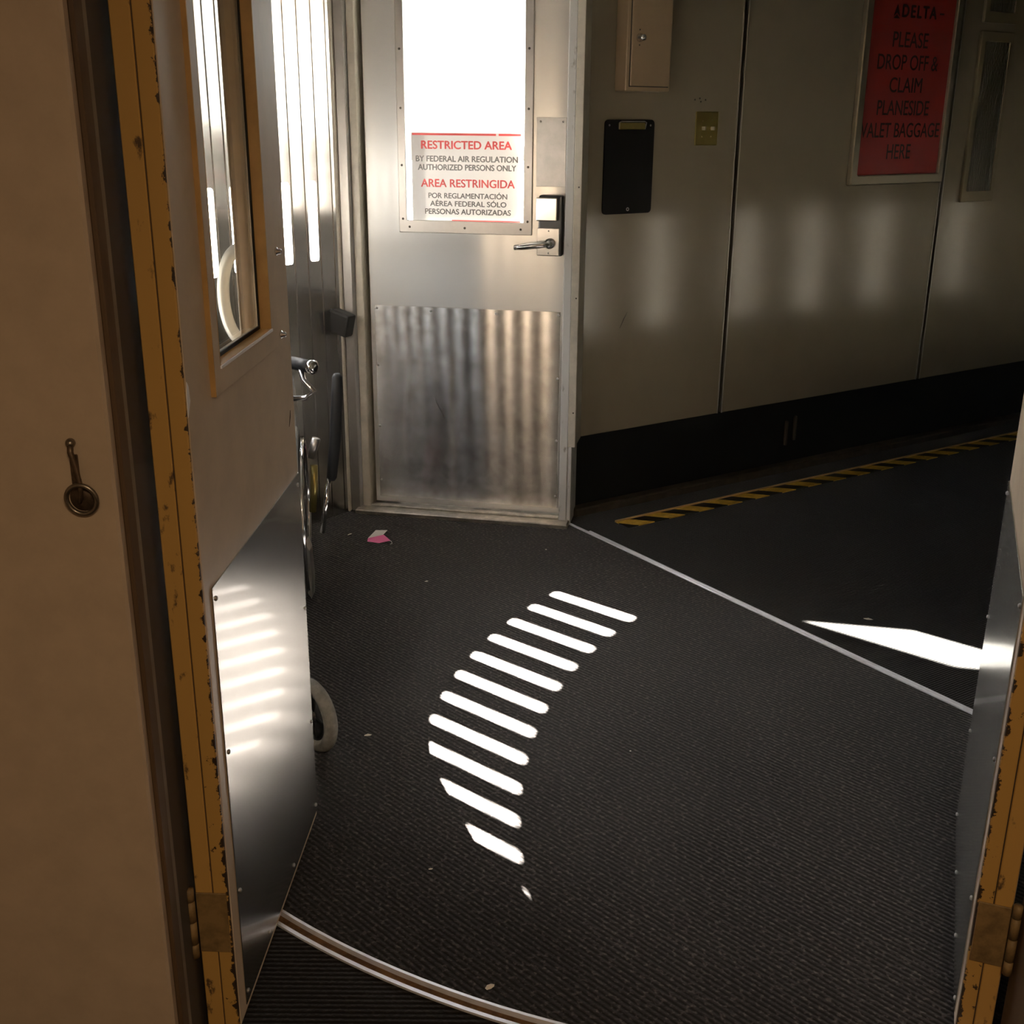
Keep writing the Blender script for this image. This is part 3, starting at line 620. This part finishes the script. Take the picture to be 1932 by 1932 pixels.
# ------------------------------------------------------------------ open door leaves
def leaf(name, label, P, ang, f, s0, s1):
    """f: side of the visible face in local y (-1 or +1); thickness goes the other way"""
    e = empty(name, (P.x, P.y, 0), ang); struct(e, label, 'door')
    T = 0.058
    ws0, ws1, wz0, wz1 = 0.185, 0.517, 1.171, 2.02
    holed('core', s0 + 0.004, s1, 0.02, 2.17, ws0 - 0.025, ws1 + 0.040, wz0 - 0.03, wz1 + 0.03, 0.0, -f * T, 'leaf_paint', e, 0.001)
    # painted hinge edge: two strips with a slot between
    box('edge_strip', s0 - 0.003, s0 + 0.0035, -f * 0.001, -f * 0.0265, 0.02, 2.17, 'yellow_chipped', e, 0.0015)
    box('edge_strip', s0 - 0.003, s0 + 0.0035, -f * 0.0285, -f * (T - 0.001), 0.02, 2.17, 'yellow_edge', e, 0.0015)
    box('edge_slot', s0 + 0.0005, s0 + 0.0035, -f * 0.026, -f * 0.029, 0.02, 2.17, 'jamb_dark', e)
    kp = box('kick_plate', s0 + 0.036, s1 - 0.002, f * 0.0028, 0, 0.035, 0.845, 'kick_leaf', e, 0.001)
    for z in (0.055, 0.27, 0.545, 0.822): 
        screw(s0 + 0.050, f * 0.0028, z, 0.0045, f, 'steel_dull', kp, 'rivet'); screw(s1 - 0.016, f * 0.0028, z, 0.0045, f, 'steel_dull', kp, 'rivet')
    for s in (0.24, 0.45): screw(s, f * 0.0028, 0.055, 0.0045, f, 'steel_dull', kp, 'rivet')
    fr = holed('window_frame', 0.155, 0.564, 1.131, 2.062, ws0, ws1, wz0, wz1, f * 0.008, 0, 'leaf_paint', e, 0.001)
    box('frame_edge', 0.1525, 0.155, f * 0.008, 0, 1.131, 2.062, 'orange_and_warm_lit', fr)  # side facing the corridor, warm lamp light put into its colour
    # reveal lining (warm light put into its colour) from the face back to the glass, then a dark gasket
    holed('reveal', ws0 - 0.001, ws1 + 0.001, wz0 - 0.001, wz1 + 0.001, ws0 + 0.003, ws1 - 0.003, wz0 + 0.003, wz1 - 0.003, f * 0.008, -f * 0.012, 'orange_and_warm_lit', fr)
    holed('rear_reveal', ws0 - 0.002, ws1 + 0.004, wz0 - 0.002, wz1 + 0.004, ws0 + 0.001, ws1 - 0.001, wz0 + 0.001, wz1 - 0.001, -f * 0.020, -f * 0.033, 'leaf_paint', fr)
    box('sill_bead', ws0, ws1, f * 0.0105, f * 0.007, wz0 - 0.002, wz0 + 0.0025, 'white_chip_and_glint', fr)  # glint on the frame lip, put in as bluish-white colour
    holed('gasket', ws0, ws1, wz0, wz1, ws0 + 0.009, ws1 - 0.009, wz0 + 0.009, wz1 - 0.009, -f * 0.012, -f * 0.015, 'black_rubber', fr)
    box('glass_pane', ws0 + 0.001, ws1 - 0.001, -f * 0.016, -f * 0.019, wz0 + 0.001, wz1 - 0.001, 'pane_glass', e)
    holed('back_frame', 0.140, 0.580, 1.110, 2.09, ws0 - 0.024, ws1 + 0.039, wz0 - 0.029, wz1 + 0.029, -f * T, -f * (T + 0.004), 'leaf_paint', e, 0.001)
    box('added_back_plate', s0 + 0.02, s1 - 0.002, -f * T, -f * (T + 0.0028), 0.035, 0.845, 'kick_leaf', e, 0.001)  # unseen metal plate added to keep the sunlit back from glowing diffusely
    # pull handle on the far face, its bolts come through
    hs = 0.642
    pts = []
    za, zb = 1.120, 1.305; yb = -f * (T + 0.001); dep = 0.055
    for k in range(25):
        t = k / 24; a = math.pi * t
        z = (za + zb) / 2 - math.cos(a) * (zb - za) / 2
        y = yb - f * dep * math.sin(a) ** 0.7 if 0 < t < 1 else yb
        pts.append((hs, y, z))
    h = tube('pull_handle', pts, 0.012, 'handle_alu', e, 12)
    box('handle_foot', hs - 0.02, hs + 0.02, yb, yb - f * 0.004, za - 0.025, za + 0.02, 'handle_alu', h, 0.001)
    box('handle_foot', hs - 0.02, hs + 0.02, yb, yb - f * 0.004, zb - 0.02, zb + 0.025, 'handle_alu', h, 0.001)
    for z in (1.145, 1.302): 
        lathe('bolt', [(0.008, 0), (0.008, 0.003), (0.0055, 0.004), (0.0055, 0.009), (0.004, 0.011), (0.0001, 0.0115)], (0.613, 0, z), (0, f, 0), 'chrome', e, 14)
    # bottom hinge
    hb = empty('hinge', (0, 0, 0)); hb.parent = e
    box('hinge_plate', s0 - 0.0065, s0 - 0.003, -f * 0.004, -f * (T - 0.002), 0.185, 0.305, 'hinge_paint', hb, 0.001)
    for i, (z0, z1) in enumerate(((0.178, 0.205), (0.206, 0.250), (0.251, 0.292), (0.293, 0.318))):
        lathe('hinge_knuckle', [(0.0001, 0), (0.0075, 0.001), (0.0075, z1 - z0 - 0.001), (0.0001, z1 - z0)], (s0 - 0.012, -f * (T + 0.006), z0), (0, 0, 1), 'hinge_paint', hb, 12)
    return e
lf = leaf('door_2', 'open beige windowed door in front of the wheelchair, kick plate mirroring the light bars', L0, LA, -1, 0.034, 0.690)
upright('paint_chip', [(0.036, 1.128), (0.050, 1.150), (0.047, 1.172), (0.041, 1.180), (0.036, 1.160)], -0.0008, 0.0002, 'white_chip_and_glint', lf)
tube('scratch', [(0.640, -0.0003, 0.955), (0.650, -0.0003, 0.972), (0.655, -0.0003, 0.985)], [0.0005, 0.0014, 0.0005], 'jamb_dark', lf, 5)
leaf('door_3', 'open beige door whose kick plate mirrors the white sun patch and straight metal strip', R0, RA, 1, 0.012, 0.692)

# ------------------------------------------------------------------ folded wheelchair behind the left door
wc = empty('wheelchair', (-0.80, 3.05, 0)); tag(wc, 'folded wheelchair with grey tyres and chrome frame behind the left door', 'wheelchair')
def wv(x, y, z): return (x + 0.80, y - 3.05, z)
def wheel(name, c, axis, R, r, hub, spokes, parent):
    c = Vector(c); ax = Vector(axis).normalized(); e = empty(name, c); e.parent = parent
    u = ax.orthogonal().normalized(); v = ax.cross(u)
    bm = bmesh.new(); add_tube(bm, [u * (R - r) * math.cos(2 * math.pi * k / 40) + v * (R - r) * math.sin(2 * math.pi * k / 40) for k in range(40)], r, 10, True)
    from_bm('tyre', bm, 'tyre_grey', e, True)
    bm = bmesh.new(); add_tube(bm, [u * (R - 2 * r) * math.cos(2 * math.pi * k / 40) + v * (R - 2 * r) * math.sin(2 * math.pi * k / 40) for k in range(40)], r * .55, 8, True)
    from_bm('rim', bm, 'black_plastic', e, True)
    lathe('hub', [(0.0001, -hub), (R * .2, -hub), (R * .2, hub), (0.0001, hub)], (0, 0, 0), ax, 'black_plastic', e, 16)
    if spokes < 9: lathe('wheel_disc', [(0.0001, -0.006), (R - 2 * r, -0.006), (R - 2 * r, 0.006), (0.0001, 0.006)], (0, 0, 0), ax, 'black_plastic', e, 24)
    bm = bmesh.new()
    for k in range(spokes):
        a = 2 * math.pi * k / spokes; d = u * math.cos(a) + v * math.sin(a)
        add_tube(bm, [d * R * .15, d * (R - 2 * r)], 0.0035 if spokes > 8 else R * .1, 6)
    from_bm('spokes', bm, 'black_plastic' if spokes < 9 else 'steel', e, True)
    return e
wheel('front_wheel', wv(-0.500, 2.600, 0.098), (0.76, 0.646, 0), 0.098, 0.018, 0.022, 5, wc)
wheel('front_wheel', wv(-0.70, 2.60, 0.098), (1, 0.22, 0), 0.098, 0.016, 0.022, 5, wc)
rw = wheel('rear_wheel', wv(-0.712, 3.60, 0.292), (1, 0.16, 0), 0.292, 0.018, 0.03, 20, wc)
rw2 = wheel('rear_wheel', wv(-0.97, 3.52, 0.292), (1, 0.16, 0), 0.292, 0.018, 0.03, 20, wc)
for x in (-0.685, -0.945):
    bm = bmesh.new(); cx, cy = x, 3.60 if x > -.8 else 3.52
    add_tube(bm, [wv(cx + 0.16 * 0.25 * math.cos(2 * math.pi * k / 36) * -1 * .9, cy + 0.25 * math.cos(2 * math.pi * k / 36), 0.292 + 0.25 * math.sin(2 * math.pi * k / 36)) for k in range(36)], 0.009, 8, True)
    from_bm('hand_rim', bm, 'chrome', wc, True)
# fork and rails
tube('fork', [wv(-0.525, 2.58, 0.10), wv(-0.535, 2.60, 0.215), wv(-0.57, 2.68, 0.225), wv(-0.61, 2.72, 0.30)], 0.011, 'black_plastic', wc)
tube('fork', [wv(-0.675, 2.61, 0.10), wv(-0.68, 2.63, 0.215), wv(-0.68, 2.66, 0.30)], 0.011, 'black_plastic', wc)
for dx in (0.0, -0.21):
    b0 = -0.735 + dx
    tube('side_frame', [wv(b0 + .10, 2.70, 0.22), wv(b0 + .085, 2.80, 0.22), wv(b0, 3.45, 0.24), wv(b0 - .01, 3.55, 0.30), wv(b0 - .01, 3.58, 0.52), wv(b0 + .085, 2.80, 0.52), wv(b0 + .10, 2.70, 0.47), wv(b0 + .10, 2.70, 0.22)], 0.0115, 'chrome', wc)
# left side guard with arm pad (throws the oblique shadow)
g0, g1 = Vector((-0.885, 3.16)), Vector((-0.715, 2.70))
gd = (g1 - g0).normalized(); gl_ = (g1 - g0).length
ga = empty('side_guard', wv(g0.x, g0.y, 0)); ga.parent = wc; ga.rotation_euler = (0, 0, math.atan2(gd.y, gd.x))
box('guard_panel', 0.0, gl_, -0.004, 0.004, 0.46, 0.70, 'seat_vinyl', ga, 0.002); box('arm_pad', -0.02, gl_ - 0.02, -0.025, 0.025, 0.70, 0.728, 'seat_vinyl', ga, 0.01, 2)
box('sun_block_panel', gl_ - 0.05, gl_ + 0.31, -0.012, 0.012, 0.36, 0.815, 'seat_vinyl', ga, 0.006, 2)  # unseen panel added to cut off the light bars of the nearer slots
# folded seat cloth between the frames
bm = bmesh.new(); add_box(bm, 0, 0.012, -0.30, 0.42, 0.42, 0.66, 0.004); sc = from_bm('seat_cloth', bm, 'seat_vinyl', wc); sc.location = wv(-0.83, 3.10, 0); sc.rotation_euler = (0, 0, math.radians(9))
# right arm: pad stub, chrome bracket, brake lever with long dark grip
tube('arm_pad', [wv(-0.735, 3.775, 0.762), wv(-0.690, 3.735, 0.762), wv(-0.662, 3.711, 0.762)], 0.0215, 'grip_foam', wc, 14)
lathe('arm_cap', [(0.0225, 0), (0.024, 0.004), (0.024, 0.016), (0.017, 0.02), (0.0001, 0.02)], wv(-0.664, 3.713, 0.762), (0.765, -0.643, 0.0), 'chrome', wc, 16)
tube('arm_bracket', [wv(-0.700, 3.73, 0.75), wv(-0.690, 3.72, 0.715), wv(-0.652, 3.69, 0.685), wv(-0.680, 3.69, 0.665), wv(-0.76, 3.70, 0.655)], 0.010, 'chrome', wc)
tube('arm_post', [wv(-0.735, 3.72, 0.74), wv(-0.728, 3.72, 0.60), wv(-0.735, 3.70, 0.50)], 0.013, 'steel_dull', wc)
tube('brake_rod', [wv(-0.600, 3.60, 0.42), wv(-0.612, 3.58, 0.34), wv(-0.625, 3.56, 0.24)], 0.009, 'chrome', wc)
tube('brake_grip', [wv(-0.560, 3.60, 0.765), wv(-0.560, 3.60, 0.755), wv(-0.563, 3.60, 0.70), wv(-0.575, 3.60, 0.55), wv(-0.592, 3.60, 0.42), wv(-0.594, 3.60, 0.41)], [0.010, 0.016, 0.019, 0.019, 0.017, 0.012], 'grip_foam', wc, 14)
tube('brake_pivot', [wv(-0.640, 3.62, 0.545), wv(-0.650, 3.62, 0.515), wv(-0.660, 3.62, 0.48)], 0.014, 'steel_dull', wc)
tube('brake_post', [wv(-0.648, 3.60, 0.46), wv(-0.652, 3.60, 0.38), wv(-0.660, 3.60, 0.30)], 0.012, 'brass', wc)
upright('foot_guard', [(0.0, 0.04), (0.012, 0.02), (0.016, 0.10), (0.012, 0.19), (0.0, 0.22)], -0.03, 0.03, 'steel_dull', wc).location = wv(-0.676, 3.55, 0)

# ------------------------------------------------------------------ litter
pp = empty('paper_scrap', (-0.513, 4.129, 0.001), math.radians(-25)); tag(pp, 'small torn scrap of white and pink paper on the carpet', 'litter')
def sheet(name, pts, mt, parent):
    bm = bmesh.new(); v = [bm.verts.new(p) for p in pts]; v2 = [bm.verts.new((p[0], p[1], p[2] + 0.0006)) for p in pts]
    n = len(v); bm.faces.new(v[::-1]); bm.faces.new(v2)
    for i in range(n): bm.faces.new((v[i], v[(i + 1) % n], v2[(i + 1) % n], v2[i]))
    bmesh.ops.triangulate(bm, faces=[f for f in bm.faces if len(f.verts) > 4])
    return from_bm(name, bm, mt, parent)
sheet('white_half', [(-0.045, 0.0, 0.001), (0.005, 0.0, 0.006), (0.006, 0.062, 0.022), (-0.046, 0.060, 0.014)], 'paper_white', pp)
sheet('pink_half', [(-0.045, 0.0, 0.001), (-0.030, -0.028, 0.0), (0.020, -0.024, 0.0), (0.050, 0.010, 0.004), (0.008, 0.030, 0.014), (0.004, 0.0, 0.006)], 'paper_pink', pp)
tube('thread', [(0.048, 0.008, 0.004), (0.06, 0.0, 0.006), (0.07, -0.012, 0.003), (0.066, -0.02, 0.002)], 0.0007, 'paper_white', pp, 5)
def crumb(loc, sx, sy, rz, label):
    bm = bmesh.new(); n = 7
    lo_ = [bm.verts.new((sx * math.cos(2 * math.pi * k / n) * random.uniform(.6, 1), sy * math.sin(2 * math.pi * k / n) * random.uniform(.6, 1), 0.0)) for k in range(n)]
    top = bm.verts.new((0, 0, max(0.002, sy * 0.6))); bm.faces.new(lo_[::-1])
    for k in range(n): bm.faces.new((lo_[k], lo_[(k + 1) % n], top))
    o = from_bm('carpet_crumb', bm, 'crumb'); o.location = (*loc, 0.0005); o.rotation_euler = (0, 0, rz)
    tag(o, label, 'litter', 'crumbs on the carpet')
crumb((-0.297, 3.726), .009, .005, .4, 'pale crumb on the carpet between paper scrap and light bars')
crumb((0.129, 4.046), .005, .004, 0, 'tiny pale speck on the carpet before the service door')
crumb((-0.63, 4.196), .016, .004, .9, 'curled pale lint beside the wheelchair and slat curtain')
crumb((-0.375, 2.67), .012, .007, .2, 'grey lint flake beside the grey wheelchair caster')
crumb((-0.171, 2.104), .006, .003, .3, 'tiny pale crumb between the last light bar and the curved threshold')
crumb((-0.034, 1.749), .012, .008, .7, 'pale plastic flake next to the curved threshold')
crumb((0.31, 2.60), .004, .003, 0, 'tiny white speck to the tunnel side of the light bars')
crumb((1.165, 3.435), .022, .007, -.3, 'pale fluff at the edge of the white sun patch on the tunnel carpet')
